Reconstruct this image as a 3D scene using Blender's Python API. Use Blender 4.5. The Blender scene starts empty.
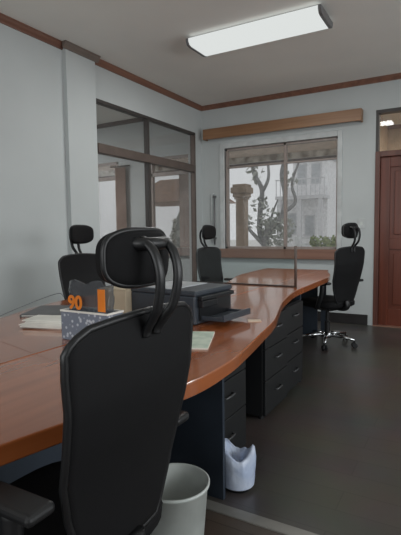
import bpy, bmesh, math, random
from mathutils import Vector, Matrix
random.seed(7)
C = bpy.context.scene.collection
SC = bpy.context.scene
PI = math.pi

# ------------------------------------------------------------------ materials
def lin(c):
    return tuple(((v/255)/12.92 if v/255 <= .04045 else ((v/255+.055)/1.055)**2.4) for v in c) + (1,)
def base_mat(name):
    m = bpy.data.materials.new(name); m.use_nodes = True
    nt = m.node_tree; b = nt.nodes['Principled BSDF']
    return m, nt, b
def mat(name, c, rough=.5, metal=0, c2=None, scale=8, bump=0, bscale=60, spec=.5, stretch=(1, 1, 1), detail=3, coat=0, trans=0):
    m, nt, b = base_mat(name)
    b.inputs['Roughness'].default_value = rough
    b.inputs['Metallic'].default_value = metal
    b.inputs['Specular IOR Level'].default_value = spec
    b.inputs['Coat Weight'].default_value = coat
    b.inputs['Coat Roughness'].default_value = .06
    tc = nt.nodes.new('ShaderNodeTexCoord'); mp = nt.nodes.new('ShaderNodeMapping')
    mp.inputs['Scale'].default_value = stretch
    nt.links.new(tc.outputs['Object'], mp.inputs['Vector'])
    n = nt.nodes.new('ShaderNodeTexNoise'); n.inputs['Scale'].default_value = scale; n.inputs['Detail'].default_value = detail
    nt.links.new(mp.outputs['Vector'], n.inputs['Vector'])
    r = nt.nodes.new('ShaderNodeValToRGB')
    c2 = c2 or tuple(v*.92 for v in c)
    r.color_ramp.elements[0].color = lin(c2); r.color_ramp.elements[0].position = .35
    r.color_ramp.elements[1].color = lin(c); r.color_ramp.elements[1].position = .65
    nt.links.new(n.outputs['Fac'], r.inputs['Fac'])
    nt.links.new(r.outputs['Color'], b.inputs['Base Color'])
    if trans:
        b.inputs['Transmission Weight'].default_value = trans
    if bump:
        n2 = nt.nodes.new('ShaderNodeTexNoise'); n2.inputs['Scale'].default_value = bscale
        nt.links.new(mp.outputs['Vector'], n2.inputs['Vector'])
        bp = nt.nodes.new('ShaderNodeBump'); bp.inputs['Strength'].default_value = bump; bp.inputs['Distance'].default_value = .01
        nt.links.new(n2.outputs['Fac'], bp.inputs['Height']); nt.links.new(bp.outputs['Normal'], b.inputs['Normal'])
    return m
def emis(name, c, s):
    m = bpy.data.materials.new(name); m.use_nodes = True; nt = m.node_tree
    for n in list(nt.nodes): nt.nodes.remove(n)
    o = nt.nodes.new('ShaderNodeOutputMaterial'); e = nt.nodes.new('ShaderNodeEmission')
    e.inputs['Color'].default_value = lin(c); e.inputs['Strength'].default_value = s
    nt.links.new(e.outputs[0], o.inputs[0]); return m
def thin_glass(name, tint=(255, 255, 255), rough=0.0, ior=1.45, haze=0.0, hazec=(200, 205, 205)):
    m = bpy.data.materials.new(name); m.use_nodes = True; nt = m.node_tree
    for n in list(nt.nodes): nt.nodes.remove(n)
    o = nt.nodes.new('ShaderNodeOutputMaterial'); t = nt.nodes.new('ShaderNodeBsdfTransparent'); g = nt.nodes.new('ShaderNodeBsdfGlossy')
    mx = nt.nodes.new('ShaderNodeMixShader'); lw = nt.nodes.new('ShaderNodeLayerWeight'); lw.inputs['Blend'].default_value = .5
    pw = nt.nodes.new('ShaderNodeMath'); pw.operation = 'POWER'; pw.inputs[1].default_value = 5
    f = nt.nodes.new('ShaderNodeMath'); f.operation = 'MULTIPLY_ADD'; f.inputs[1].default_value = .95; f.inputs[2].default_value = .035
    nt.links.new(lw.outputs['Facing'], pw.inputs[0]); nt.links.new(pw.outputs[0], f.inputs[0])
    t.inputs['Color'].default_value = lin(tint); g.inputs['Roughness'].default_value = rough
    nt.links.new(f.outputs[0], mx.inputs[0]); nt.links.new(t.outputs[0], mx.inputs[1]); nt.links.new(g.outputs[0], mx.inputs[2])
    last = mx
    if haze:
        d = nt.nodes.new('ShaderNodeBsdfDiffuse'); d.inputs['Color'].default_value = lin(hazec)
        m2 = nt.nodes.new('ShaderNodeMixShader'); m2.inputs[0].default_value = haze
        nt.links.new(mx.outputs[0], m2.inputs[1]); nt.links.new(d.outputs[0], m2.inputs[2]); last = m2
    nt.links.new(last.outputs[0], o.inputs[0]); return m
def wood(name, c1, c2, rough=.3, axis='Y', scale=3, coat=0, spec=.5):
    st = {'X': (.25, 6, 6), 'Y': (6, .25, 6), 'Z': (6, 6, .25)}[axis]
    return mat(name, c1, rough, 0, c2, scale, 0, 60, spec, st, 5, coat)
def planks(name, c1, c2, cm, rough):
    m, nt, b = base_mat(name)
    b.inputs['Roughness'].default_value = rough; b.inputs['Specular IOR Level'].default_value = .45
    tc = nt.nodes.new('ShaderNodeTexCoord')
    br = nt.nodes.new('ShaderNodeTexBrick'); br.inputs['Scale'].default_value = 1
    br.inputs['Brick Width'].default_value = .9; br.inputs['Row Height'].default_value = .16
    br.inputs['Mortar Size'].default_value = .003; br.inputs['Color1'].default_value = lin(c1); br.inputs['Color2'].default_value = lin(c2); br.inputs['Mortar'].default_value = lin(cm)
    nt.links.new(tc.outputs['Object'], br.inputs['Vector'])
    n = nt.nodes.new('ShaderNodeTexNoise'); n.inputs['Scale'].default_value = 2.5; n.inputs['Detail'].default_value = 4
    nt.links.new(tc.outputs['Object'], n.inputs['Vector'])
    mx = nt.nodes.new('ShaderNodeMix'); mx.data_type = 'RGBA'; mx.blend_type = 'MULTIPLY'; mx.inputs[0].default_value = .5
    nt.links.new(br.outputs['Color'], mx.inputs[6]); nt.links.new(n.outputs['Color'], mx.inputs[7])
    nt.links.new(mx.outputs[2], b.inputs['Base Color']); return m
from mathutils import noise
M = {}
M['wall'] = mat('wall_paint', (190, 195, 195), .7, c2=(185, 190, 190), scale=1.5, bump=.05)
M['ceiling'] = mat('ceiling_paint', (238, 237, 231), .85, c2=(232, 231, 226), scale=1.2)
M['floor'] = planks('floor_planks', (84, 80, 74), (79, 75, 70), (71, 67, 62), .34)
M['near_floor'] = planks('near_floor_planks', (92, 80, 72), (86, 75, 68), (66, 57, 51), .45)
M['strip'] = mat('threshold_metal', (140, 138, 132), .4, .3)
M['trim'] = wood('crown_wood', (132, 92, 74), (112, 78, 64), .45, 'Y')
M['pelmet'] = wood('pelmet_wood', (150, 112, 80), (130, 94, 66), .4, 'X', 4)
M['desk'] = wood('desk_veneer', (168, 96, 54), (146, 80, 42), .22, 'Y', 2.2, .62, .3)
M['desk_edge'] = wood('desk_edge_wood', (150, 82, 46), (126, 64, 36), .2, 'Y', 2.2, .3)
M['navy'] = mat('navy_laminate', (44, 53, 64), .5, c2=(40, 49, 60))
M['drawer'] = mat('charcoal_laminate', (23, 25, 27), .5, c2=(20, 22, 24))
M['black'] = mat('black_plastic', (20, 21, 23), .45)
M['mesh'] = mat('black_mesh_fabric', (11, 11, 14), .7, c2=(6, 6, 8), scale=420, spec=.3)
M['rim'] = mat('black_rim_plastic', (20, 21, 23), .42)
M['fabric'] = mat('black_fabric', (14, 14, 16), .85, spec=.3)
M['chrome'] = mat('chrome', (200, 202, 204), .18, 1)
M['alu'] = mat('brushed_aluminium', (150, 152, 152), .35, .8)
M['dull_metal'] = mat('dull_handle_metal', (96, 98, 100), .45, .5)
M['bronze'] = mat('bronze_frame', (104, 92, 86), .45, .2)
M['dark_bronze'] = mat('dark_frame', (66, 62, 60), .5)
M['door'] = wood('door_wood', (108, 52, 34), (88, 42, 27), .35, 'Z', 3)
M['door_frame'] = wood('door_frame_wood', (104, 64, 52), (88, 52, 44), .4, 'Z', 3)
M['sill'] = wood('sill_wood', (144, 108, 92), (126, 92, 78), .4, 'X', 3)
M['frame'] = wood('window_frame_wood', (158, 146, 140), (144, 132, 126), .4, 'Z', 3)
M['white_frame'] = mat('white_frame_paint', (196, 200, 200), .5)
M['base'] = mat('dark_baseboard', (44, 42, 42), .4)
M['white_plastic'] = mat('white_plastic', (206, 212, 208), .4)
M['bag'] = mat('white_plastic_film', (200, 210, 228), .3, c2=(176, 190, 216), scale=14, bump=.6, bscale=22)
M['paper'] = mat('paper', (240, 238, 230), .8)
M['green_paper'] = mat('pale_green_paper', (206, 216, 200), .7, c2=(176, 192, 176), scale=18)
M['kraft'] = mat('kraft_cardboard', (196, 182, 158), .85, c2=(186, 172, 148))
M['printer'] = mat('printer_black', (58, 64, 72), .35, c2=(54, 60, 68))
M['printer_dark'] = mat('printer_dark', (24, 25, 28), .3)
M['printer_lid'] = mat('printer_lid_grey', (206, 210, 214), .3)
M['orange'] = mat('orange_print', (236, 132, 32), .5)
M['grey_card'] = mat('grey_card', (98, 98, 100), .5)
M['note'] = mat('beige_note', (222, 200, 178), .7)
M['cable'] = mat('grey_cable', (120, 126, 128), .5)
M['glass'] = thin_glass('window_glass', haze=.05, hazec=(230, 232, 232))
M['part_glass'] = thin_glass('partition_glass', (240, 240, 240), haze=.05, hazec=(180, 172, 168))
M['film'] = thin_glass('clear_plastic_film', (225, 228, 232), .12, 1.5, .34, (105, 108, 112))
M['acrylic'] = thin_glass('clear_acrylic', (246, 250, 250))
M['diffuser'] = emis('lamp_diffuser', (236, 240, 238), .86)
M['lamp_metal'] = mat('lamp_grey_metal', (120, 120, 122), .4, .3)
M['ext_wall'] = mat('ext_render', (214, 216, 216), .8)
M['soffit'] = mat('soffit_beige', (226, 210, 196), .8)
M['fascia'] = mat('fascia_white_dotted', (238, 236, 228), .7, c2=(150, 140, 128), scale=5, detail=1)
M['column'] = mat('sandstone_brown', (150, 132, 114), .85, c2=(130, 112, 94), scale=5)
M['brick'] = mat('terracotta_brick', (184, 166, 156), .85, c2=(168, 148, 138), scale=6)
M['bark'] = mat('grey_bark', (146, 146, 146), .9, c2=(120, 120, 120), scale=10)
M['leaf'] = mat('leaf_grey_green', (168, 170, 162), .8, c2=(140, 144, 136), scale=4)
M['hedge'] = mat('hedge_green', (150, 158, 112), .9, c2=(118, 132, 86), scale=7)
M['house'] = mat('house_white', (236, 236, 237), .85)
M['house_grey'] = mat('house_grey', (208, 208, 210), .8)
M['house_pane'] = mat('pale_house_pane', (184, 187, 190), .5)
M['pier_trim'] = mat('grey_brown_trim', (116, 104, 96), .5)
M['paving'] = mat('paving', (226, 224, 220), .9)
M['roof'] = mat('brown_roof', (140, 110, 92), .85, c2=(112, 88, 74), scale=6)
M['beige'] = mat('beige_paint', (206, 184, 158), .8)

def dots(name, c, c2, scale):
    m, nt, b = base_mat(name); b.inputs['Roughness'].default_value = .3
    tc = nt.nodes.new('ShaderNodeTexCoord'); v = nt.nodes.new('ShaderNodeTexVoronoi'); v.inputs['Scale'].default_value = scale
    nt.links.new(tc.outputs['Object'], v.inputs['Vector'])
    r = nt.nodes.new('ShaderNodeValToRGB'); r.color_ramp.elements[0].color = lin(c2); r.color_ramp.elements[0].position = .22
    r.color_ramp.elements[1].color = lin(c); r.color_ramp.elements[1].position = .34
    nt.links.new(v.outputs['Distance'], r.inputs['Fac']); nt.links.new(r.outputs['Color'], b.inputs['Base Color']); return m
M['dots'] = dots('blue_grey_dotted_print', (118, 126, 140), (190, 196, 204), 46)

# ------------------------------------------------------------------ mesh helpers
def obj(name, bm, m, parent=None, smooth=False, bevel=0):
    bmesh.ops.recalc_face_normals(bm, faces=bm.faces)
    me = bpy.data.meshes.new(name); bm.to_mesh(me); bm.free()
    me.materials.append(M[m] if isinstance(m, str) else m)
    if smooth:
        for p in me.polygons: p.use_smooth = True
    o = bpy.data.objects.new(name, me); C.objects.link(o)
    if parent: o.parent = parent
    if bevel:
        b = o.modifiers.new('bevel', 'BEVEL'); b.width = bevel; b.segments = 3; b.limit_method = 'ANGLE'; b.angle_limit = .7
    return o
def box(bm, x0, x1, y0, y1, z0, z1, mtx=None):
    vs = [bm.verts.new((x, y, z)) for x in (x0, x1) for y in (y0, y1) for z in (z0, z1)]
    for f in ((0, 1, 3, 2), (4, 6, 7, 5), (0, 4, 5, 1), (2, 3, 7, 6), (0, 2, 6, 4), (1, 5, 7, 3)):
        bm.faces.new([vs[i] for i in f])
    if mtx is not None:
        for v in vs: v.co = mtx @ v.co
def boxes(*bs):
    bm = bmesh.new()
    for b in bs: box(bm, *b)
    return bm
def tube(bm, pts, r, n=10, closed=False, flat=1.0):
    pts = [Vector(p) for p in pts]; N = len(pts); rings = []
    rs = r if isinstance(r, (list, tuple)) else [r]*N
    def tang(i):
        if closed: return (pts[(i+1) % N]-pts[i-1]).normalized()
        return (pts[min(i+1, N-1)]-pts[max(i-1, 0)]).normalized()
    t0 = tang(0); up = Vector((0, 0, 1)) if abs(t0.z) < .9 else Vector((1, 0, 0))
    nrm = (up - t0*up.dot(t0)).normalized()
    for i in range(N):
        t = tang(i); nrm = (nrm - t*nrm.dot(t)).normalized(); b = t.cross(nrm)
        rings.append([bm.verts.new(pts[i]+(nrm*math.cos(2*PI*k/n)+b*flat*math.sin(2*PI*k/n))*rs[i]) for k in range(n)])
    for i in range(N if closed else N-1):
        a, c = rings[i], rings[(i+1) % N]
        for k in range(n): bm.faces.new((a[k], a[(k+1) % n], c[(k+1) % n], c[k]))
    if not closed:
        bm.faces.new(rings[0][::-1]); bm.faces.new(rings[-1])
def lathe(bm, prof, n=28, at=(0, 0, 0), mtx=None):
    rings = []
    for r, z in prof:
        ring = []
        for k in range(n):
            p = Vector((r*math.cos(2*PI*k/n), r*math.sin(2*PI*k/n), z))
            if mtx is not None: p = mtx @ p
            ring.append(bm.verts.new(p+Vector(at)))
        rings.append(ring)
    for a, c in zip(rings, rings[1:]):
        for k in range(n): bm.faces.new((a[k], a[(k+1) % n], c[(k+1) % n], c[k]))
    bm.faces.new(rings[0][::-1]); bm.faces.new(rings[-1])
def prism(poly, z0, z1):
    bm = bmesh.new(); lo = [bm.verts.new((x, y, z0)) for x, y in poly]; hi = [bm.verts.new((x, y, z1)) for x, y in poly]
    n = len(poly)
    bm.faces.new(lo[::-1]); bm.faces.new(hi)
    for i in range(n): bm.faces.new((lo[i], lo[(i+1) % n], hi[(i+1) % n], hi[i]))
    return bm
def spline(pts, n=8):
    pts = [Vector(p) for p in pts]; out = []
    P = [2*pts[0]-pts[1]]+pts+[2*pts[-1]-pts[-2]]
    for i in range(1, len(P)-2):
        for k in range(n):
            t = k/n; a, b, c, d = P[i-1:i+3]
            out.append(.5*((2*b)+(c-a)*t+(2*a-5*b+4*c-d)*t*t+(3*b-a-3*c+d)*t**3))
    out.append(pts[-1]); return out
def disc_sheet(center, half_w, half_h, p, depth, thick, nr=7, na=44, dome=.35, back=0):
    """closed padded shell: superellipse outline in (y,z), bent by depth(y,z); thick at the middle"""
    bm = bmesh.new(); F, B = [], []
    def pt(r, a, s):
        cy, cz = math.cos(a), math.sin(a)
        y = half_w*r*math.copysign(abs(cy)**(2/p), cy); z = half_h*r*math.copysign(abs(cz)**(2/p), cz)
        th = thick*((1-dome)+dome*(1-r**3)) if r < 1 else thick*.5
        return Vector((center[0]+depth(y, z)+s*th/2, center[1]+y, center[2]+z))
    cf, cb = bm.verts.new(pt(0, 0, -1)), bm.verts.new(pt(0, 0, 1))
    for i in range(1, nr+1):
        r = i/nr
        F.append([bm.verts.new(pt(r, 2*PI*k/na, -1)) for k in range(na)]); B.append([bm.verts.new(pt(r, 2*PI*k/na, 1)) for k in range(na)])
    for k in range(na):
        j = (k+1) % na
        bm.faces.new((cf, F[0][k], F[0][j])); bm.faces.new((cb, B[0][j], B[0][k]))
        for i in range(nr-1):
            bm.faces.new((F[i][k], F[i+1][k], F[i+1][j], F[i][j])); bm.faces.new((B[i][j], B[i+1][j], B[i+1][k], B[i][k]))
        bm.faces.new((F[-1][k], B[-1][k], B[-1][j], F[-1][j]))
    rim = [(F[-1][k].co+B[-1][k].co)/2 for k in range(na)]
    return bm, rim
def thing(name, label, cat, loc=(0, 0, 0), rz=0, group=None):
    o = bpy.data.objects.new(name, None); o.empty_display_size = .1; C.objects.link(o)
    o.location = loc; o.rotation_euler = (0, 0, rz); o['label'] = label; o['category'] = cat
    if group: o['group'] = group
    return o
def tag(o, label, cat, group=None):
    o['label'] = label; o['category'] = cat
    if group: o['group'] = group
    return o
def struct(name, bm, m, parent=None, **k):
    o = obj(name, bm, m, parent, **k)
    if not parent: o['kind'] = 'structure'
    return o
def struct_empty(name, loc=(0, 0, 0)):
    o = bpy.data.objects.new(name, None); C.objects.link(o); o.location = loc; o['kind'] = 'structure'; return o
def dup(root, loc, rz, label=None):
    r = root.copy(); C.objects.link(r); r.location = loc; r.rotation_euler = (0, 0, rz)
    if label: r['label'] = label
    for ch in list(root.children):
        c = ch.copy(); C.objects.link(c); c.parent = r
        for g in ch.children:
            d = g.copy(); C.objects.link(d); d.parent = c
    return r
def wall_y(y0, y1, x0, x1, z0, z1, holes):
    """wall in the XZ plane with rectangular holes (x0,x1,z0,z1)"""
    bm = bmesh.new(); xs = sorted({x0, x1, *[h[0] for h in holes], *[h[1] for h in holes]}); zs = sorted({z0, z1, *[h[2] for h in holes], *[h[3] for h in holes]})
    for a, b in zip(xs, xs[1:]):
        for c, d in zip(zs, zs[1:]):
            if any(h[0] <= a+1e-6 and b <= h[1]+1e-6 and h[2] <= c+1e-6 and d <= h[3]+1e-6 for h in holes): continue
            box(bm, a, b, y0, y1, c, d)
    bmesh.ops.remove_doubles(bm, verts=bm.verts, dist=1e-5)
    return bm
def wall_x(x0, x1, y0, y1, z0, z1, holes):
    bm = wall_y(x0, x1, y0, y1, z0, z1, holes)
    for v in bm.verts: v.co = Vector((v.co.y, v.co.x, v.co.z))
    return bm

# ------------------------------------------------------------------ room shell
XL, YB, H = -3.39, 5.98, 3.0
XR, YF = 3.0, -2.6
struct('floor', boxes((XL-.15, XR+.15, 1.72, YB+.2, -.1, 0)), 'floor')
struct('floor_near', boxes((XL-.15, XR+.15, YF-.15, 1.66, -.1, 0)), 'near_floor')
struct('trim_1', boxes((XL, XR, 1.66, 1.72, -.05, .006)), 'strip', bevel=.003)
struct('ceiling', boxes((XL-.15, XR+.15, YF-.15, YB+.15, H, H+.1)), 'ceiling')
WIN = (-3.01, -1.42, .945, 2.365); DOOR = (-.97, .03, 0, 2.62)
struct('wall_back', wall_y(YB, YB+.15, XL-.15, XR+.15, 0, H, [WIN, DOOR]), 'wall')
PY0, PY1, PZ = 3.715, 5.80, 2.60
struct('wall_left', wall_x(XL-.12, XL, YF, YB, 0, H, [(PY0, PY1, 0, PZ)]), 'wall')
struct('wall_pier', boxes((XL, XL+.05, 3.30, 3.70, 0, H-.05)), 'wall')
RW = (.3, 2.6, .9, 2.4); FW = (-2.6, 1.6, .9, 2.5)
struct('wall_right', wall_x(XR, XR+.15, YF, YB, 0, H, [RW, (3.2, 5.2, .9, 2.4)]), 'wall')
struct('wall_front', wall_y(YF-.15, YF, XL-.15, XR+.15, 0, H, [FW]), 'wall')
struct('baseboard_back', boxes((XL, DOOR[0]-.06, YB-.02, YB, 0, .13)), 'base', bevel=.004)
struct('baseboard_left', boxes((XL, XL+.02, YF, 3.3, 0, .13)), 'base', bevel=.004)
# crown moulding
def crown_bm(a, b, inward):
    a, b, n = Vector(a), Vector(b), Vector(inward); bm = bmesh.new()
    prof = [(0, -.06), (.012, -.06), (.016, -.048), (.03, -.03), (.038, -.012), (.045, -.01), (.045, 0), (0, 0)]
    A = [bm.verts.new(a+n*d+Vector((0, 0, z))) for d, z in prof]; B = [bm.verts.new(b+n*d+Vector((0, 0, z))) for d, z in prof]
    k = len(prof)
    for i in range(k): bm.faces.new((A[i], A[(i+1) % k], B[(i+1) % k], B[i]))
    bm.faces.new(A[::-1]); bm.faces.new(B); return bm
struct('trim_2', crown_bm((XL, YF, H), (XL, 3.3, H), (1, 0, 0)), 'trim')
struct('trim_3', crown_bm((XL+.05, 3.26, H), (XL+.05, 3.74, H), (1, 0, 0)), 'pier_trim')
struct('trim_4', crown_bm((XL, 3.7, H), (XL, YB, H), (1, 0, 0)), 'trim')
struct('trim_5', crown_bm((XL, YB, H), (XR, YB, H), (0, -1, 0)), 'trim')

# window in the back wall
w = struct_empty('window_1', ((WIN[0]+WIN[1])/2, YB, WIN[2]))
wx0, wx1, wz0, wz1 = WIN; wx = (wx0+wx1)/2; wy = YB
def wobj(name, bm, m, root, **k):
    bm.transform(Matrix.Translation(-Vector(root.location))); return obj(name, bm, m, root, **k)
wobj('window_frame', boxes((wx0, wx0+.022, wy+.03, wy+.1, wz0, wz1), (wx1-.022, wx1, wy+.03, wy+.1, wz0, wz1), (wx0, wx1, wy+.03, wy+.1, wz1-.03, wz1), (wx0, wx1, wy+.03, wy+.1, wz0, wz0+.03)), 'frame', w)
wobj('architrave', boxes((wx0-.075, wx0, wy-.02, wy+.03, wz0-.02, wz1+.07), (wx1, wx1+.06, wy-.02, wy+.03, wz0-.02, wz1+.07), (wx0, wx1, wy-.02, wy+.03, wz1, wz1+.07)), 'white_frame', w, bevel=.005)
wobj('mullion', boxes((-2.14, -2.11, wy+.03, wy+.1, wz0, wz1)), 'frame', w)
wobj('transom_bar', boxes((wx0, wx1, wy+.035, wy+.085, 2.09, 2.11)), 'frame', w)
wobj('glass_pane', boxes((wx0+.02, wx1-.02, wy+.06, wy+.064, wz0+.02, wz1-.02)), 'glass', w)
wobj('sill', boxes((wx0-.09, wx1+.08, wy-.07, wy+.05, .815, .945)), 'sill', w, bevel=.006)

# pelmet above the window
pe = thing('curtain_pelmet', 'long brown wooden pelmet box on the wall above the window', 'pelmet', (-2.21, YB, 2.50))
obj('front_board', boxes((-1.09, 1.09, -.12, -.10, 0, .145)), 'pelmet', pe, bevel=.004)
obj('top_board', boxes((-1.09, 1.09, -.10, -.002, .125, .145)), 'pelmet', pe)
for s in (-1, 1): obj('end_board', boxes((min(s*1.09, s*1.07), max(s*1.09, s*1.07), -.10, -.002, 0, .125)), 'pelmet', pe)

# partition glazing in the left wall
g = struct_empty('window_2', (XL, PY0, 0))
fx0, fx1 = XL-.06, XL+.004
wobj('head_frame', boxes((fx0, fx1, PY0, PY1, PZ-.035, PZ)), 'dark_bronze', g)
wobj('jamb', boxes((fx0, fx1, PY0, PY0+.035, 0, PZ-.035)), 'bronze', g)
wobj('jamb', boxes((fx0, fx1, PY1-.04, PY1, 0, PZ-.035)), 'bronze', g)
wobj('transom_beam', boxes((fx0, fx1+.02, PY0+.035, PY1-.04, 2.04, 2.14)), 'bronze', g, bevel=.006)
wobj('mullion', boxes((fx0, fx1, 4.655, 4.685, 2.14, PZ-.035)), 'dark_bronze', g)
wobj('mullion', boxes((fx0, fx1, 4.655, 4.70, 0, 2.04)), 'dark_bronze', g)
wobj('glass_pane', boxes((XL-.045, XL-.04, PY0+.02, PY1-.02, 2.12, PZ-.02)), 'part_glass', g)
wobj('glass_pane', boxes((XL-.045, XL-.04, PY0+.02, 4.66, .08, 2.06)), 'part_glass', g)
wobj('glass_pane', boxes((XL-.045, XL-.04, 4.70, PY1-.02, .08, 2.06)), 'part_glass', g)
wobj('bottom_rail', boxes((fx0, fx1, PY0+.035, PY1-.04, 0, .1)), 'bronze', g)
for y in (4.58, 4.80): wobj('pull_handle', boxes((XL+.012, XL+.03, y, y+.02, .95, 1.12)), 'alu', g)

# door in the back wall
d = struct_empty('door_1', ((DOOR[0]+DOOR[1])/2, YB, 0))
dx0, dx1 = DOOR[0], DOOR[1]
wobj('door_frame', boxes((dx0, dx0+.055, YB-.01, YB+.12, 0, 2.13), (dx1-.055, dx1, YB-.01, YB+.12, 0, 2.13), (dx0+.055, dx1-.055, YB-.01, YB+.12, 2.065, 2.13)), 'door_frame', d, bevel=.004)
wobj('transom_frame', boxes((dx0, dx0+.035, YB, YB+.1, 2.13, 2.62), (dx1-.035, dx1, YB, YB+.1, 2.13, 2.62), (dx0, dx1, YB-.005, YB+.1, 2.58, 2.62)), 'dark_bronze', d)
wobj('glass_pane', boxes((dx0+.02, dx1-.02, YB+.05, YB+.054, 2.12, 2.6)), 'glass', d)
leaf = bmesh.new(); lx0, lx1 = dx0+.057, dx1-.057
box(leaf, lx0, lx1, YB+.055, YB+.075, .01, 2.063)
for a in ((lx0, lx0+.11, .01, 2.063), (lx1-.11, lx1, .01, 2.063), (lx0+.11, lx1-.11, 1.94, 2.063), (lx0+.11, lx1-.11, .01, .22), (lx0+.11, lx1-.11, .95, 1.08)):
    box(leaf, a[0], a[1], YB+.035, YB+.055, a[2], a[3])
lf = wobj('door_leaf', leaf, 'door', d, bevel=.004)
for z0, z1 in ((.27, .90), (1.13, 1.89)):
    wobj('raised_panel', boxes((lx0+.16, lx1-.16, YB+.043, YB+.056, z0, z1)), 'door', d, bevel=.008)
hb = bmesh.new(); lathe(hb, [(.028, 0), (.028, .01), (.01, .012), (.01, .04)], 16, (dx1-.11, YB+.035, 1.02), Matrix.Rotation(PI/2, 3, 'X'))
tube(hb, [(dx1-.11, YB-.005, 1.02), (dx1-.22, YB-.005, 1.02)], .009)
wobj('door_handle', hb, 'alu', d, smooth=True)
wobj('threshold', boxes((dx0, dx1, YB-.02, YB+.12, 0, .012)), 'sill', d)

# light switch and rod
sw = thing('light_switch', 'small pale wall switch plate on the back wall beside the wooden door', 'switch', (-1.12, YB, 1.27))
obj('plate', boxes((-.04, .04, -.009, -.001, -.06, .06)), 'white_frame', sw, bevel=.003)
obj('rocker', boxes((-.014, .014, -.014, -.009, -.025, .025)), 'white_plastic', sw, bevel=.002)
rd = thing('wall_rod', 'slim grey rod hanging on the back wall between corner and window', 'rod', (-3.17, YB, 1.0))
rb = bmesh.new(); tube(rb, [(0, -.03, 0), (0, -.03, .70)], .011); obj('shaft', rb, 'lamp_metal', rd, smooth=True)
rb = bmesh.new(); tube(rb, [(-.05, -.022, .03), (-.05, -.022, .70), (-.04, -.022, .73), (0, -.022, .74)], .013, flat=.6); obj('pale_rod', rb, 'white_frame', rd, smooth=True)['label'] = 'pale grey rod'
for z in (.08, .68): obj('bracket', boxes((-.06, .02, -.022, -.001, z, z+.03)), 'alu', rd)

# ceiling light
cl = thing('ceiling_light', 'long white box fluorescent lamp on the ceiling', 'ceiling light', (-1.66, 3.95, H))
obj('housing', boxes((-.61, .61, -.13, .13, -.03, 0)), 'lamp_metal', cl, bevel=.004)
prof = [(-.185, -.03), (-.185, -.055), (-.165, -.082), (-.13, -.09), (.13, -.09), (.165, -.082), (.185, -.055), (.185, -.03)]
db = bmesh.new(); A = [db.verts.new((-.60, y, z)) for y, z in prof]; B = [db.verts.new((.60, y, z)) for y, z in prof]
for i in range(len(prof)): db.faces.new((A[i], A[(i+1) % 8], B[(i+1) % 8], B[i]))
obj('diffuser', db, 'diffuser', cl)
for s in (-1, 1):
    eb = bmesh.new(); e0, e1 = sorted((s*.60, s*.625))
    P0 = [eb.verts.new((e0, y*1.02, z*1.04)) for y, z in prof]; P1 = [eb.verts.new((e1, y*1.02, z*1.04)) for y, z in prof]
    for i in range(8): eb.faces.new((P0[i], P0[(i+1) % 8], P1[(i+1) % 8], P1[i]))
    eb.faces.new(P0[::-1]); eb.faces.new(P1)
    obj('end_cap', eb, 'lamp_metal', cl)

# ------------------------------------------------------------------ desks
TOP, TH = .75, .048
CX = -1.385
def xy(pts, n=8): return [(p.x, p.y) for p in spline([(x, y, 0) for x, y in pts], n)]
edge_r = xy([(-.98, .10), (-.90, .35), (-.845, .62), (-.79, .85), (-.70, 1.15), (-.695, 1.4), (-.72, 1.6), (-.765, 1.87), (-.82, 2.17), (-.90, 2.45), (-.985, 2.75), (-1.045, 3.06), (-1.08, 3.3), (-1.09, 3.503)])
edge_l = xy([(-2.00, .10), (-2.02, .7), (-2.05, 1.2), (-2.15, 1.58), (-2.26, 1.88), (-2.34, 2.3), (-2.25, 2.65), (-2.05, 3.0), (-1.85, 3.3), (-1.78, 3.503)])
edge_fr = xy([(-1.09, 3.507), (-1.095, 3.7), (-1.105, 4.1), (-1.125, 4.45), (-1.18, 4.7), (-1.27, 4.95), (-1.31, 5.15)])
edge_fl = xy([(-1.78, 3.507), (-1.86, 3.8), (-1.98, 4.2), (-2.03, 4.7), (-2.04, 5.15)])
def desk(name, label, poly, panels):
    t = thing(name, label, 'desk', (0, 0, 0), 0, 'curved wooden office desks')
    cx = sum(p[0] for p in poly)/len(poly); cy = sum(p[1] for p in poly)/len(poly)
    t.location = (cx, cy, 0)
    bm = prism([(x-cx, y-cy) for x, y in poly], TOP-TH, TOP)
    obj('desktop', bm, 'desk', t, bevel=.005)
    for (a, b, c, e, nm) in panels: obj(nm, boxes((a-cx, b-cx, c-cy, e-cy, .0 if nm == 'side_panel' else .12, TOP-TH)), 'navy', t)
    return t
G = .001
desk('curved_desk', 'glossy brown wooden desk with wavy edge, right half nearest the camera', [(CX+G, .10)]+edge_r+[(CX+G, 3.503)],
     [(CX+.03, -.905, 1.755, 1.775, 'side_panel'), (CX+.02, -1.10, 3.47, 3.49, 'side_panel'), (CX+.03, -1.02, .16, .18, 'side_panel'), (CX+.005, CX+.023, .18, 3.47, 'modesty_panel')])
desk('curved_desk', 'glossy brown wooden desk by left wall, with papers and clear plastic packet', [(CX-G, 3.503)]+edge_l[::-1]+[(CX-G, .10)],
     [(-1.95, CX-.03, .16, .18, 'side_panel'), (-1.76, CX-.03, 3.47, 3.49, 'side_panel'), (CX-.023, CX-.005, .18, 3.47, 'modesty_panel')])
desk('curved_desk', 'far glossy brown desk in front of the rolling chair near the door', [(CX+G, 3.507)]+edge_fr+[(CX+G, 5.15)],
     [(CX+.03, -1.12, 3.53, 3.55, 'side_panel'), (CX+.01, -1.32, 5.08, 5.10, 'side_panel')])
desk('curved_desk', 'far glossy brown desk under the window beside the chair in the corner', [(CX-G, 5.15)]+edge_fl[::-1]+[(CX-G, 3.507)],
     [(-2.0, CX-.03, 5.08, 5.10, 'side_panel'), (-1.76, CX-.03, 3.53, 3.55, 'side_panel')])

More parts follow.
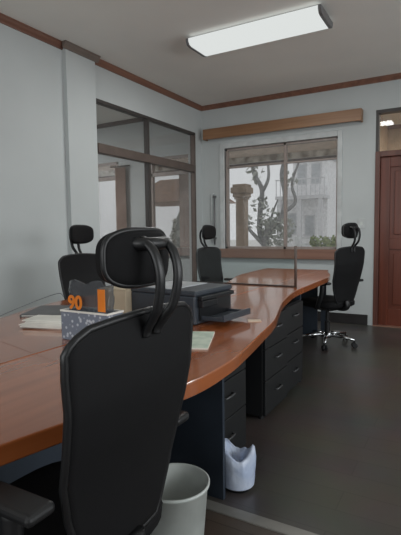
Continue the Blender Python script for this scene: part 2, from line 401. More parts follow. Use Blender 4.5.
# glass screen between near and far desks
sc = thing('desk_screen', 'low clear screen with thin metal post across the desks', 'screen', (-1.15, 3.505, TOP))
obj('bottom_rail', boxes((-.90, 0, -.008, .008, .0005, .010)), 'dark_bronze', sc)
pb = bmesh.new(); tube(pb, [(0, 0, .0005), (0, 0, .325)], .011, 12); obj('post', pb, 'bronze', sc, smooth=True)
obj('glass_sheet', boxes((-.90, -.011, -.003, .003, .010, .30)), 'acrylic', sc)

# drawer units
def pedestal(x0, x1, y0, y1, label, hy=.5, handles=(.51, .33, .16)):
    t = thing('drawer_unit', label, 'drawer unit', ((x0+x1)/2, (y0+y1)/2, 0), 0, 'dark drawer units under the desks')
    hx, hyy = (x1-x0)/2, (y1-y0)/2
    obj('body', boxes((-hx, hx-.02, -hyy, hyy, .03, .66)), 'drawer', t, bevel=.003)
    for i, (z0, z1) in enumerate(((.46, .655), (.26, .455), (.035, .255))):
        dr = obj('drawer', boxes((hx-.02, hx, -hyy+.003, hyy-.003, z0, z1)), 'drawer', t, bevel=.003)
        hb = bmesh.new(); z = (z0+z1)/2+.02; yc = 0
        tube(hb, [(hx-.002, yc-.05, z), (hx+.018, yc-.045, z), (hx+.022, yc, z), (hx+.018, yc+.045, z), (hx-.002, yc+.05, z)], .0055, 8)
        obj('handle', hb, 'dull_metal', dr, smooth=True)
    for sx in (-1, 1):
        for sy in (-1, 1):
            fb = bmesh.new(); lathe(fb, [(.02, 0), (.02, .03)], 12, (sx*(hx-.05), sy*(hyy-.05), 0)); obj('foot', fb, 'black', t)
    return t
pedestal(-1.33, -1.01, 1.79, 2.24, 'dark drawer unit behind the bin with the white bag')
pedestal(-1.33, -1.055, 2.63, 3.05, 'dark drawer unit, nearer of the two under the far curve of the desk')
pedestal(-1.33, -1.075, 3.055, 3.46, 'dark drawer unit, next to the base of the rolling chair by the door')

# ------------------------------------------------------------------ chairs (face local -x)
def backx(z):   # rearward profile of the backrest
    pts = [(.40, .225), (.47, .228), (.55, .236), (.62, .246), (.70, .262), (.78, .282), (.86, .297), (.95, .302), (1.03, .303)]
    for (a, xa), (b, xb) in zip(pts, pts[1:]):
        if z <= b:
            q = (z-a)/(b-a); return xa+(xb-xa)*q
    return pts[-1][1]
def make_chair(label, head_z=1.085, head_h=.060, near=True):
    t = thing('office_chair', label, 'office chair', (0, 0, 0), 0, 'black mesh office chairs')
    # seat
    sb = bmesh.new(); prof = []
    n = 36
    def srow(r, z):
        ring = []
        for k in range(n):
            a = 2*PI*k/n; c, s = math.cos(a), math.sin(a)
            x = .25*r*math.copysign(abs(c)**.55, c); y = .245*r*math.copysign(abs(s)**.55, s)
            ring.append(sb.verts.new((x-.02, y, z-(.03*max(0, (-x-.12)/.13)**2))))
        return ring
    rows = [srow(.9, .41), srow(.99, .425), srow(1.0, .45), srow(.97, .472), srow(.85, .485), srow(.5, .482), srow(.1, .478)]
    for a, b in zip(rows, rows[1:]):
        for k in range(n): sb.faces.new((a[k], a[(k+1) % n], b[(k+1) % n], b[k]))
    sb.faces.new(rows[0][::-1]); sb.faces.new(rows[-1])
    obj('seat', sb, 'fabric', t, smooth=True)
    # backrest: outline in (y,z), curved
    bm = bmesh.new(); nv, nu = 26, 20; Fr, Bk = [], []
    def halfw(z):
        pts = [(.47, .12), (.50, .14), (.56, .165), (.62, .184), (.70, .204), (.78, .210), (.86, .215), (.93, .222), (.975, .222), (.998, .205), (1.012, .17)]
        for (a, wa), (b, wb) in zip(pts, pts[1:]):
            if z <= b: return wa+(wb-wa)*(z-a)/(b-a)
        return pts[-1][1]
    def bp(u, v):
        z = .47+.545*v; hw = halfw(z); y = u*hw
        zz = z + (.012*(1-u*u) if v > .98 else 0)
        return Vector((backx(z)-.55*y*y*(1.0 if z > .6 else .9), y, zz))
    for j in range(nv+1):
        v = j/nv; v = v if v < .8 else .8+.2*math.sin((v-.8)/.2*PI/2)
        Fr.append([bm.verts.new(bp(-1+2*i/nu, v)+Vector((-.006, 0, 0))) for i in range(nu+1)])
        Bk.append([bm.verts.new(bp(-1+2*i/nu, v)+Vector((.006, 0, 0))) for i in range(nu+1)])
    for j in range(nv):
        for i in range(nu):
            bm.faces.new((Fr[j][i], Fr[j][i+1], Fr[j+1][i+1], Fr[j+1][i])); bm.faces.new((Bk[j][i], Bk[j+1][i], Bk[j+1][i+1], Bk[j][i+1]))
        bm.faces.new((Fr[j][0], Fr[j+1][0], Bk[j+1][0], Bk[j][0])); bm.faces.new((Fr[j][nu], Bk[j][nu], Bk[j+1][nu], Fr[j+1][nu]))
    for i in range(nu):
        bm.faces.new((Fr[0][i], Bk[0][i], Bk[0][i+1], Fr[0][i+1])); bm.faces.new((Fr[nv][i], Fr[nv][i+1], Bk[nv][i+1], Bk[nv][i]))
    br = obj('backrest', bm, 'mesh', t, smooth=True)
    rim = [bp(-1, j/40) for j in range(0, 40)]+[bp(-1+2*i/12, 1) for i in range(0, 13)]+[bp(1, 1-j/40) for j in range(1, 41)]+[bp(1-2*i/12, 0) for i in range(1, 12)]
    rb = bmesh.new(); tube(rb, rim, .0085, 10, True); obj('back_frame', rb, 'rim', br, smooth=True)
    sp = bmesh.new(); tube(sp, [Vector(p) for p in spline([(.02, 0, .40), (.20, 0, .40), (.25, 0, .43), (backx(.5)+.012, 0, .49)], 6)], .024, 10, flat=1.5)
    obj('spine', sp, 'black', t, smooth=True)
    # headrest
    hx = backx(1.0)-.03
    hb, hr = disc_sheet((hx, 0, head_z+head_h), .112, head_h, 3.2, lambda y, z: -1.9*y*y-.9*z*z*(1 if z > 0 else .3)+.02, .05, dome=.3)
    hd = obj('headrest', hb, 'fabric', t, smooth=True)
    rb = bmesh.new(); tube(rb, [p+Vector((.008, 0, 0)) for p in hr], .006, 8, True); obj('piping', rb, 'rim', hd, smooth=True)
    kb = bmesh.new()
    zc = head_z+head_h
    tube(kb, [(hx+.02, -.05, zc+.03), (hx+.05, -.042, zc+.03), (hx+.06, 0, zc+.03), (hx+.05, .042, zc+.03), (hx+.02, .05, zc+.03)], .014, 10)
    for s in (-1, 1):
        tube(kb, spline([(hx+.045, s*.036, zc+.04), (hx+.075, s*.036, zc+.012), (hx+.088, s*.034, zc-.04), (hx+.078, s*.03, zc-.10), (hx+.060, s*.024, zc-.13), (backx(.99)+.012, s*.02, zc-.155), (backx(.97)+.008, s*.018, .975)], 6), .009, 10, flat=1.5)
    obj('headrest_bracket', kb, 'rim', t, smooth=True)
    # arms
    for s in (-1, 1):
        ab = bmesh.new()
        tube(ab, spline([(.06, s*.14, .41), (.08, s*.235, .42), (.10, s*.25, .47), (.135, s*.25, .56), (.145, s*.25, .662)], 5), .017, 10, flat=1.4)
        arm = obj('armrest', ab, 'black', t, smooth=True)
        pb = boxes((.062, .235, s*.25-.034, s*.25+.034, .660, .686)); obj('arm_pad', pb, 'black', arm, bevel=.011)
    # mechanism, gas column, base
    obj('mechanism', boxes((-.12, .10, -.09, .09, .365, .412)), 'black', t, bevel=.01)
    cb = bmesh.new(); lathe(cb, [(.028, .09), (.028, .24), (.018, .245), (.018, .37)], 16); obj('gas_column', cb, 'black', t, smooth=False)
    bb = bmesh.new(); lathe(bb, [(.042, .07), (.048, .09), (.046, .125), (.03, .135)], 20)
    for k in range(5):
        a = 2*PI*k/5+.3; c, s = math.cos(a), math.sin(a)
        tube(bb, [(c*.03, s*.03, .105), (c*.16, s*.16, .10), (c*.29, s*.29, .078)], [.024, .020, .014], 10)
    obj('star_base', bb, 'chrome', t, smooth=True)
    for k in range(5):
        a = 2*PI*k/5+.3; c, s = math.cos(a), math.sin(a)
        wb = bmesh.new(); R = Matrix.Rotation(a+.6, 3, 'Z') @ Matrix.Rotation(PI/2, 3, 'X')
        for o_ in (-.016, .016):
            off = R @ Vector((0, 0, o_))
            lathe(wb, [(.022, -.009), (.0275, -.006), (.0275, .006), (.022, .009)], 16, (c*.29+off.x, s*.29+off.y, .028), R)
        tube(wb, [(c*.29, s*.29, .03), (c*.29, s*.29, .07)], .009, 8)
        obj('caster', wb, 'black', t, smooth=False)
    return t
ch = make_chair('large black mesh office chair in the foreground, seen from behind')
ch.location = (-.905, .815, 0)
ch2 = make_chair('black mesh office chair at the left wall, facing the camera behind the packet', 1.115, .072)
ch2.location = (-2.40, 2.71, 0); ch2.rotation_euler.z = PI-.12
dup(ch2, (-2.06, 4.22, 0), PI-.1, 'black mesh office chair in the far corner between glass partition and window')
dup(ch2, (-1.23, 4.80, 0), -.45, 'black mesh office chair with chrome base near the wooden door')

# ------------------------------------------------------------------ things on the desks
# printer
pr = thing('printer', 'black desktop printer with open paper tray on the near desk', 'printer', (-1.28, 2.05, TOP), -.08)
obj('body', boxes((-.22, .19, -.17, .17, .001, .14)), 'printer', pr, bevel=.008)
obj('scanner_lid', boxes((-.22, .195, -.172, .172, .1405, .165)), 'printer', pr, bevel=.006)
obj('lid_panel', boxes((-.19, .05, -.15, .15, .165, .168)), 'printer_lid', pr)['label'] = 'pale glossy lid panel'
obj('front_recess', boxes((.19, .198, -.14, .14, .02, .12)), 'printer_dark', pr)
obj('control_panel', boxes((.19, .22, -.15, .15, .118, .138), (.198, .225, -.15, -.02, .085, .118)), 'printer_dark', pr, bevel=.004)
tb = bmesh.new(); box(tb, 0, .13, -.13, .13, 0, .008); box(tb, .118, .13, -.13, .13, .008, .03); box(tb, 0, .118, -.13, -.122, .008, .02); box(tb, 0, .118, .122, .13, .008, .02)
tb.transform(Matrix.Translation((.198, 0, .022)) @ Matrix.Rotation(-.02, 4, 'Y'))
obj('paper_tray', tb, 'printer', pr, bevel=.002)
nt_ = thing('paper_note', 'small beige paper note on the desk at the front of the printer tray', 'note', (-.90, 2.10, TOP), .5)
obj('sheet', boxes((-.032, .032, -.025, .025, .0005, .004)), 'note', nt_)

# sheet on the desk
pp = thing('booklet', 'pale green printed booklet lying beside the foreground chair', 'booklet', (-.985, 1.60, TOP), .40)
obj('pages', boxes((-.10, .10, -.145, .145, .0005, .006)), 'paper', pp)
obj('cover', boxes((-.10, .10, -.146, .146, .006, .0068)), 'green_paper', pp)

# kraft box
kb = thing('cardboard_box', 'plain beige cardboard box behind the foreground chair headrest', 'box', (-1.60, 1.93, TOP), .0)
obj('body', boxes((-.09, .09, -.08, .08, .001, .15)), 'kraft', kb, bevel=.002)
obj('flap', boxes((-.09, .09, -.082, -.002, .151, .154), (-.09, .09, .002, .082, .151, .154)), 'kraft', kb)

# dotted carton
ct = thing('dotted_carton', 'open blue-grey carton with white dots and white rim on the desk', 'carton', (-1.35, 1.43, TOP), .0)
cw, cd, chh = .128, .048, .12
obj('body', boxes((-cw, cw, -cd, -cd+.004, .001, chh), (-cw, cw, cd-.004, cd, .001, chh), (-cw, -cw+.004, -cd+.004, cd-.004, .001, chh), (cw-.004, cw, -cd+.004, cd-.004, .001, chh), (-cw+.004, cw-.004, -cd+.004, cd-.004, .001, .006)), 'dots', ct)
obj('rim', boxes((-cw-.003, cw+.003, -cd-.003, -cd+.005, chh, chh+.007), (-cw-.003, cw+.003, cd-.005, cd+.003, chh, chh+.007), (-cw-.003, -cw+.005, -cd+.005, cd-.005, chh, chh+.007), (cw-.005, cw+.003, -cd+.005, cd-.005, chh, chh+.007)), 'paper', ct)
# clear packet standing in the carton
pk = thing('plastic_packet', 'clear plastic packet with orange print standing in the dotted carton', 'packet', (-1.35, 1.43, TOP+.007), .0)
bm = bmesh.new(); NX, NZ = 14, 12; F, B = [], []
for j in range(NZ+1):
    z = .235*j/NZ; tk = .034*(1-(j/NZ)**2.2)+.004
    rf, rb_ = [], []
    for i in range(NX+1):
        x = -.12+.24*i/NX; e = (1-(abs(x)/.121)**6)
        wob = .006*math.sin(9*z*10+i*1.3)+.004*math.sin(i*2.1+j)
        rf.append(bm.verts.new((x, -tk*e*.9-.003+wob*(j/NZ), z+.01*math.sin(i*.9)*(j/NZ)))); rb_.append(bm.verts.new((x, tk*e*.9+.003+wob*(j/NZ), z+.01*math.sin(i*.9)*(j/NZ))))
    F.append(rf); B.append(rb_)
for j in range(NZ):
    for i in range(NX):
        bm.faces.new((F[j][i], F[j][i+1], F[j+1][i+1], F[j+1][i])); bm.faces.new((B[j][i], B[j+1][i], B[j+1][i+1], B[j][i+1]))
    bm.faces.new((F[j][0], F[j+1][0], B[j+1][0], B[j][0])); bm.faces.new((F[j][NX], B[j][NX], B[j+1][NX], F[j+1][NX]))
for i in range(NX): bm.faces.new((F[NZ][i], F[NZ][i+1], B[NZ][i+1], B[NZ][i])); bm.faces.new((F[0][i], B[0][i], B[0][i+1], F[0][i+1]))
obj('film', bm, 'film', pk, smooth=True)
obj('orange_strip', boxes((.075, .112, -.043, -.040, .125, .215)), 'orange', pk)['label'] = 'orange printed strip'
tc = bpy.data.curves.new('printed_number', 'FONT'); tc.body = '90'; tc.size = .078; tc.extrude = .001; tc.offset = .0025; tc.align_x = 'CENTER'
to = bpy.data.objects.new('printed_number', tc); C.objects.link(to); to.parent = pk; to.location = (-.05, -.043, .128); to.rotation_euler = (PI/2, 0, 0)
me = bpy.data.meshes.new_from_object(to); me.materials.clear(); me.materials.append(M['orange'])
bpy.data.objects.remove(to); to = bpy.data.objects.new('printed_number', me); C.objects.link(to); to.parent = pk
to.location = (-.05, -.043, .128); to.rotation_euler = (PI/2, 0, 0); to['label'] = 'orange number'

# paper pile and grey folder
pl = thing('paper_pile', 'uneven pile of white papers and envelopes on the left desk', 'paper pile', (-1.73, 1.56, TOP), .35)
for k in range(6):
    bm = bmesh.new(); box(bm, -.12+.01*random.uniform(-1, 1), .10, -.07, .07, 0, .005)
    bm.transform(Matrix.Translation((random.uniform(-.015, .015), random.uniform(-.012, .012), .0008+.0062*k)) @ Matrix.Rotation(random.uniform(-.12, .12), 4, 'Z')); obj('sheet', bm, 'paper', pl)
fo = thing('grey_folder', 'flat dark grey folder near the far edge of the left desk', 'folder', (-2.05, 1.84, TOP), .5)
obj('cover', boxes((-.11, .11, -.16, .16, .0005, .003), (-.11, .11, -.16, .16, .009, .012), (-.113, -.11, -.16, .16, .0005, .012)), 'grey_card', fo)
obj('pages', boxes((-.105, .105, -.155, .155, .0032, .0088)), 'paper', fo)
cb = bmesh.new(); tube(cb, spline([(-1.98, 1.30, .753), (-1.93, 1.375, .795), (-1.80, 1.46, .86), (-1.66, 1.53, .915), (-1.63, 1.545, .90)], 8), .0022, 6)
tag(obj('cable', cb, 'cable', smooth=True), 'thin grey cable rising from the left desk towards the plastic packet', 'cable')

# ------------------------------------------------------------------ bins
wb_ = thing('waste_bin', 'tall open white plastic waste bin beside the foreground chair', 'waste bin', (-.888, 1.335, 0))
bm = bmesh.new(); lathe(bm, [(.002, .004), (.095, .0), (.098, .006), (.122, .29), (.129, .292), (.130, .302), (.124, .304), (.118, .296), (.094, .012), (.002, .010)], 40)
obj('bucket', bm, 'white_plastic', wb_, smooth=True)
lb_ = thing('small_bin', 'small dark round bin holding a white plastic bag', 'waste bin', (-.897, 1.89, 0))
bm = bmesh.new(); lathe(bm, [(.002, .003), (.074, .0), (.078, .006), (.084, .05), (.086, .055), (.081, .056), (.07, .010), (.002, .009)], 32)
obj('bucket', bm, 'black', lb_, smooth=True)
bm = bmesh.new(); n = 64; rows = []
for (r, z, w_) in ((.0895, .020, 0), (.091, .03, 0), (.093, .055, .25), (.094, .08, .6), (.094, .11, .9), (.092, .14, 1), (.088, .17, 1), (.078, .178, 1), (.06, .16, 1), (.04, .14, .8), (.015, .13, .3)):
    ring = []
    for k in range(n):
        a = 2*PI*k/n; q = Vector((math.cos(a)*1.6, math.sin(a)*1.6, z*16)); rr = r+w_*(.010*noise.noise(q)+.007*abs(noise.noise(q*2.3)))
        pk_ = max(0, math.cos((a-3.5)*.9))**2*.07 + max(0, math.cos(a-.3))**4*.05 if r > .055 else 0
        ring.append(bm.verts.new((rr*math.cos(a), rr*math.sin(a), z-.02*(z > .125)+w_*.012*noise.noise(q*1.7+Vector((5, 1, 0)))+(pk_*min(1, (z-.1)/.06) if z > .125 else 0))))
    rows.append(ring)
for a, b in zip(rows, rows[1:]):
    for k in range(n): bm.faces.new((a[k], a[(k+1) % n], b[(k+1) % n], b[k]))
bm.faces.new(rows[-1])
bg = obj('plastic_bag', bm, 'bag', smooth=True); bg.location = lb_.location; bg.scale = lb_.scale = (.86, .86, 1); tag(bg, 'crumpled white plastic bag bulging out of the small dark bin', 'plastic bag')

# ------------------------------------------------------------------ neighbouring room behind the glass partition
NB = [(-6.3, -5.0, .95, 2.36), (-4.36, -3.56, .95, 2.36)]
struct('wall_neighbour_back', wall_y(6.03, 6.15, -7.2, XL-.15, 0, H, NB), 'wall')
struct('wall_neighbour_left', boxes((-7.35, -7.2, 1.0, 6.15, 0, H)), 'wall')
struct('wall_neighbour_front', boxes((-7.2, XL-.12, .9, 1.0, 0, H)), 'wall')
struct('floor_neighbour', boxes((-7.2, XL-.15, 1.0, 6.15, -.1, 0)), 'floor')
struct('ceiling_neighbour', boxes((-7.35, XL-.15, .9, 6.15, H, H+.1)), 'ceiling')
struct('trim_6', crown_bm((-7.2, 6.03, H), (XL-.12, 6.03, H), (0, -1, 0)), 'dark_bronze')
for i, (a, b, z0, z1) in enumerate(NB):
    w3 = struct_empty('window_%d' % (3+i), ((a+b)/2, 6.03, z0))
    wobj('window_frame', boxes((a, a+.04, 6.04, 6.1, z0, z1), (b-.04, b, 6.04, 6.1, z0, z1), (a, b, 6.04, 6.1, z1-.04, z1), (a, b, 6.04, 6.1, 2.07, 2.12), (a-.05, b+.05, 5.97, 6.05, z0-.12, z0)), 'frame', w3)
    wobj('glass_pane', boxes((a+.02, b-.02, 6.07, 6.074, z0+.02, z1-.02)), 'glass', w3)

cu = thing('curtain', 'narrow pinkish brown curtain seen through the left glass pane', 'curtain', (-4.92, 6.02, .25))
bm = bmesh.new(); A = []
for i in range(41):
    x = -.11+.22*i/40; y = -.045+.022*math.sin(i*1.25)
    A.append([bm.verts.new((x, y, 0)), bm.verts.new((x, y, 2.0)), bm.verts.new((x, y+.006, 2.0)), bm.verts.new((x, y+.006, 0))])
for a, b in zip(A, A[1:]):
    for k in range(4): bm.faces.new((a[k], a[(k+1) % 4], b[(k+1) % 4], b[k]))
bm.faces.new(A[0]); bm.faces.new(A[-1][::-1]); obj('fabric', bm, 'brick', cu, smooth=True)
bm = bmesh.new(); tube(bm, [(-.2, -.05, 2.02), (.2, -.05, 2.02)], .012, 10); obj('rail', bm, 'dark_bronze', cu, smooth=True)
# ------------------------------------------------------------------ room behind the door
struct('wall_hall_back', boxes((-1.3, 1.6, 8.6, 8.7, 0, 2.95)), 'beige')
struct('wall_hall_left', boxes((-1.3, -1.2, 6.13, 8.6, 0, 2.95)), 'beige')
struct('wall_hall_right', boxes((1.5, 1.6, 6.13, 8.6, 0, 2.95)), 'beige')
struct('ceiling_hall', boxes((-1.3, 1.6, 6.13, 8.7, 2.95, 3.05)), 'ceiling')
struct('floor_hall', boxes((-1.2, 1.5, 6.18, 8.6, -.1, 0)), 'floor')
struct('trim_7', crown_bm((-1.2, 8.6, 2.95), (1.5, 8.6, 2.95), (0, -1, 0)), 'trim')
hl = thing('wall_lamp', 'white tube lamp glowing behind the glass above the door', 'wall lamp', (-1.02, 8.56, 2.42))
bm = bmesh.new(); tube(bm, [(-.15, -.05, 0), (.22, -.05, 0)], .035, 14); obj('tube', bm, emis('hall_tube', (255, 244, 214), .85), hl, smooth=True)
obj('batten', boxes((-.17, .5, -.02, .035, -.06, -.02)), 'roof', hl)

# ------------------------------------------------------------------ outside
struct('ground_outside', boxes((-40, 20, 6.2, 60, -.25, -.12)), 'paving')
pr_ = thing('porch_roof', 'beige sloping porch roof with white dotted fascia outside the window', 'roof', (-4.6, 7.2, 2.5))
bm = bmesh.new(); vs = []
for x in (-3.6, 2.9):
    vs += [bm.verts.new((x, -1.0, .45)), bm.verts.new((x, 1.0, .10)), bm.verts.new((x, 1.0, .16)), bm.verts.new((x, -1.0, .55))]
for f in ((0, 1, 2, 3), (4, 7, 6, 5), (0, 4, 5, 1), (1, 5, 6, 2), (2, 6, 7, 3), (3, 7, 4, 0)): bm.faces.new([vs[i] for i in f])
obj('soffit', bm, 'soffit', pr_)
obj('fascia', boxes((-3.6, 2.9, 1.0, 1.03, -.01, .15)), 'fascia', pr_)
bm = bmesh.new(); tube(bm, [(-3.6, 1.05, -.03), (2.9, 1.05, -.03)], .022, 10); obj('gutter', bm, 'bronze', pr_, smooth=True)
pc = thing('porch_column', 'terracotta porch column seen through the left glass partition', 'column', (-6.55, 8.05, -.12))
obj('shaft', boxes((-.12, .12, -.12, .12, .16, 2.5)), 'brick', pc, bevel=.01)
obj('plinth', boxes((-.17, .17, -.17, .17, 0, .16)), 'brick', pc, bevel=.01)
dup(pc, (-4.72, 7.75, -.12), 0, 'terracotta porch column at the right edge of the right glass pane')
gc = thing('garden_column', 'brown stone column with a wide cap outside the window', 'column', (-4.59, 10.0, -.12))
obj('shaft', boxes((-.115, .115, -.115, .115, .2, 2.1)), 'column', gc, bevel=.02)
obj('capital', boxes((-.14, .14, -.14, .14, 2.05, 2.10), (-.165, .165, -.165, .165, 2.10, 2.19), (-.205, .205, -.205, .205, 2.19, 2.33), (-.17, .17, -.17, .17, 2.33, 2.40)), 'column', gc, bevel=.015)
obj('plinth', boxes((-.2, .2, -.2, .2, 0, .2)), 'column', gc, bevel=.02)
# tree
def tree(loc, label, branches, leaf_spots, seed):
    random.seed(seed)
    t = thing('garden_tree', label, 'tree', loc)
    bm = bmesh.new()
    for pts, r0, r1 in branches:
        s = spline(pts, 6); tube(bm, s, [r0+(r1-r0)*i/(len(s)-1) for i in range(len(s))], 8)
    obj('trunk', bm, 'bark', t, smooth=True)
    lb = bmesh.new()
    for (cx, cy, cz, rad, n) in leaf_spots:
        for _ in range(n):
            v = Vector((random.gauss(0, 1), random.gauss(0, 1), random.gauss(0, 1))); v = v.normalized()*rad*random.random()**.5
            p = Vector((cx, cy, cz))+v; a = Vector((random.uniform(-1, 1), random.uniform(-1, 1), random.uniform(-1, 1))).normalized(); b = a.orthogonal().normalized(); s = random.uniform(.05, .11)
            q = [lb.verts.new(p+a*s), lb.verts.new(p+b*s*.5), lb.verts.new(p-a*s), lb.verts.new(p-b*s*.5)]; lb.faces.new(q)
    f = obj('foliage', lb, 'leaf', t)
    return t
tree((-5.0, 12.6, -.12), 'bare grey forking tree outside the middle of the window',
     [([(0, 0, 0), (.0, 0, .5), (-.02, 0, 1.0), (.05, 0, 1.5)], .14, .09),
      ([(0, 0, .9), (-.25, .1, 1.25), (-.2, 0, 1.9), (-.15, 0, 2.5), (-.4, 0, 3.0), (-.45, 0, 3.5)], .09, .05),
      ([(-.15, 0, 2.4), (.05, 0, 2.8), (.0, .1, 3.3)], .06, .035),
      ([(.02, 0, 1.2), (.45, 0, 1.7), (.55, 0, 2.3), (.45, 0, 2.9), (.6, 0, 3.5)], .09, .05),
      ([(.5, 0, 1.8), (.85, 0, 2.1), (.75, 0, 2.6), (.95, 0, 3.2)], .06, .03),
      ([(0, 0, .8), (-.55, 0, 1.35), (-.8, 0, 1.7)], .07, .03),
      ([(.05, 0, 1.3), (.1, .2, 1.8), (.3, .1, 2.2)], .05, .02)],
     [(.1, 0, 1.55, .42, 130), (.35, 0, 1.1, .4, 110), (-.2, 0, 2.1, .25, 40), (.6, 0, 1.4, .3, 60), (-.6, 0, 1.6, .25, 25), (.65, 0, 2.7, .25, 25), (-.35, 0, 3.0, .3, 30)], 3)
# neighbouring house
hs = thing('neighbour_house', 'white two storey house with a balcony beyond the garden', 'house', (-6.2, 20.5, -.12))
obj('wall', boxes((-1.3, .75, .6, 4, 0, 3.3), (-1.2, .45, 1.6, 4, 3.3, 4.7)), 'house', hs)
obj('balcony_floor', boxes((-1.4, .85, -.3, .6, 2.7, 2.85)), 'house_grey', hs)
rl = bmesh.new()
for i in range(12): box(rl, -1.38+i*.2, -1.35+i*.2, -.28, -.25, 2.85, 3.55)
box(rl, -1.4, .85, -.29, -.24, 3.55, 3.6); obj('balcony_rail', rl, 'house_grey', hs)
for x in (-1.25, -.3, .65):
    obj('pillar', boxes((x-.09, x+.09, -.25, -.08, 0, 2.7)), 'house_grey', hs)
for (x, z, y) in ((-.9, 1.1, .6), (-.05, 1.0, .6), (-.75, 3.5, 1.6), (-.05, 3.5, 1.6)):
    f = obj('window', boxes((x-.24, x+.24, y-.04, y-.005, z, z+1.0)), 'house_grey', hs); obj('pane', boxes((x-.19, x+.19, y-.05, y-.041, z+.06, z+.94)), 'house_pane', f)
obj('flat_roof', boxes((-1.3, .55, 1.4, 4.1, 4.7, 4.85)), 'house_grey', hs)
gw = thing('garden_wall', 'low white garden wall with rails outside the window', 'wall', (-4.2, 16.4, -.12))
obj('panel', boxes((-1.2, 2.4, -.06, .06, 0, .55)), 'ext_wall', gw)
for z in (.75, .98): obj('rail', boxes((-1.2, 2.4, -.03, .03, z, z+.08)), 'ext_wall', gw)
for x in (-1.15, 0, 1.2, 2.35): obj('post', boxes((x-.05, x+.05, -.05, .05, .55, 1.06)), 'ext_wall', gw)
random.seed(9)
hb = bmesh.new()
for _ in range(900):
    p = Vector((random.uniform(-.55, .55), random.uniform(-.25, .25), random.uniform(.05, 1.05)+.06*math.sin(random.random()*6))); a = Vector((random.uniform(-1, 1), random.uniform(-1, 1), random.uniform(-1, 1))).normalized(); b = a.orthogonal().normalized(); s = random.uniform(.05, .10)
    hb.faces.new([hb.verts.new(p+a*s), hb.verts.new(p+b*s*.6), hb.verts.new(p-a*s), hb.verts.new(p-b*s*.6)])
hd = thing('hedge', 'small clipped light green hedge outside the right part of the window', 'hedge', (-3.95, 15.4, -.12)); obj('foliage', hb, 'hedge', hd)
bm = bmesh.new(); tube(bm, [(0, 0, 0), (0, 0, .7)], .05, 8); obj('stem', bm, 'bark', hd)
# pavilion seen through the right glass panel
pv = thing('garden_pavilion', 'brown roofed garden pavilion seen through the right glass partition', 'pavilion', (-8.4, 12.8, -.12))
bm = bmesh.new(); b0 = [bm.verts.new((x, y, 2.25)) for x, y in ((-1.5, -.8), (1.6, -.8), (1.6, 1.6), (-1.5, 1.6))]; t0 = [bm.verts.new((x, y, 3.05)) for x, y in ((-.6, .2), (.7, .2), (.7, .6), (-.6, .6))]
bm.faces.new(b0[::-1]); bm.faces.new(t0)
for i in range(4): bm.faces.new((b0[i], b0[(i+1) % 4], t0[(i+1) % 4], t0[i]))
obj('roof', bm, 'roof', pv)
for x in (-1.3, 1.0): obj('post', boxes((x-.14, x+.14, -.6, -.32, 0, 2.25)), 'roof', pv)
random.seed(4)
bs = thing('garden_shrub', 'dark rounded shrub seen through the right glass partition', 'shrub', (-7.05, 11.2, -.12))
sb = bmesh.new()
for _ in range(700):
    v = Vector((random.gauss(0, 1), random.gauss(0, 1), random.gauss(0, 1))).normalized()*random.random()**.4
    p = Vector((v.x*.30, v.y*.30, 1.05+v.z*.75)); a = Vector((random.uniform(-1, 1), random.uniform(-1, 1), random.uniform(-1, 1))).normalized(); b = a.orthogonal().normalized(); s = random.uniform(.06, .11)
    sb.faces.new([sb.verts.new(p+a*s), sb.verts.new(p+b*s*.6), sb.verts.new(p-a*s), sb.verts.new(p-b*s*.6)])
obj('foliage', sb, 'leaf', bs)
bm = bmesh.new(); tube(bm, [(0, 0, 0), (0, 0, 1.0)], .05, 8); obj('stem', bm, 'bark', bs)

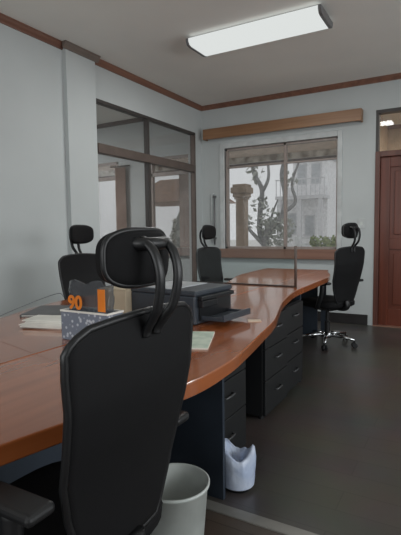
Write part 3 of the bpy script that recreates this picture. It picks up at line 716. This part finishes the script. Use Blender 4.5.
# ------------------------------------------------------------------ light
W = bpy.data.worlds.new('overcast'); SC.world = W; W.use_nodes = True
bgk = W.node_tree.nodes['Background']; bgk.inputs['Color'].default_value = (.95, .98, 1, 1); bgk.inputs['Strength'].default_value = .64
def area(name, loc, rot, sx, sy, power, col=(1, 1, 1)):
    l = bpy.data.lights.new(name, 'AREA'); l.shape = 'RECTANGLE'; l.size = sx; l.size_y = sy; l.energy = power; l.color = col
    o = bpy.data.objects.new(name, l); C.objects.link(o); o.location = loc; o.rotation_euler = rot; return o
area('daylight_right', (XR+.2, 1.45, 1.65), (0, PI/2-.42, 0), 1.5, 2.2, 66, (.95, .98, 1))
area('daylight_right_far', (XR+.2, 4.2, 1.65), (0, PI/2-.42, 0), 1.5, 2.0, 36, (.95, .98, 1))
area('daylight_front', (-.5, YF-.2, 1.7), (PI/2-.3, 0, 0), 4.0, 1.5, 62, (.97, .99, 1))
area('neighbour_fill_light', (-6.4, 3.6, H-.10), (0, 0, 0), .8, .8, 105)  # added fill brightening the neighbouring room, out of view, no fixture behind it
area('ceiling_lamp_light', (-1.66, 3.95, H-.10), (0, 0, 0), 1.2, .34, 26, (.98, 1, .98))
area('hall_lamp_light', (.3, 7.4, 2.85), (0, 0, 0), .8, .4, 30, (1, .93, .82))

# ------------------------------------------------------------------ camera
yaw, pitch, roll = math.radians(29.856), math.radians(4.509), math.radians(-.7316)
f = Vector((-math.sin(yaw)*math.cos(pitch), math.cos(yaw)*math.cos(pitch), -math.sin(pitch)))
r = Vector((math.cos(yaw), math.sin(yaw), 0)); u = r.cross(f)
r2 = r*math.cos(roll)+u*math.sin(roll); u2 = -r*math.sin(roll)+u*math.cos(roll)
cam = bpy.data.cameras.new('camera'); co = bpy.data.objects.new('camera', cam); C.objects.link(co)
co.matrix_world = Matrix(((r2.x, u2.x, -f.x, 0), (r2.y, u2.y, -f.y, 0), (r2.z, u2.z, -f.z, 1.2), (0, 0, 0, 1)))
cam.sensor_fit = 'VERTICAL'; cam.sensor_height = 36; cam.lens = 460.98/535*36; cam.clip_start = .05; cam.clip_end = 200
SC.camera = co
SC.view_settings.view_transform = 'Standard'; SC.view_settings.look = 'None'; SC.view_settings.gamma = 1; SC.view_settings.exposure = 0
SC.view_settings.use_curve_mapping = False
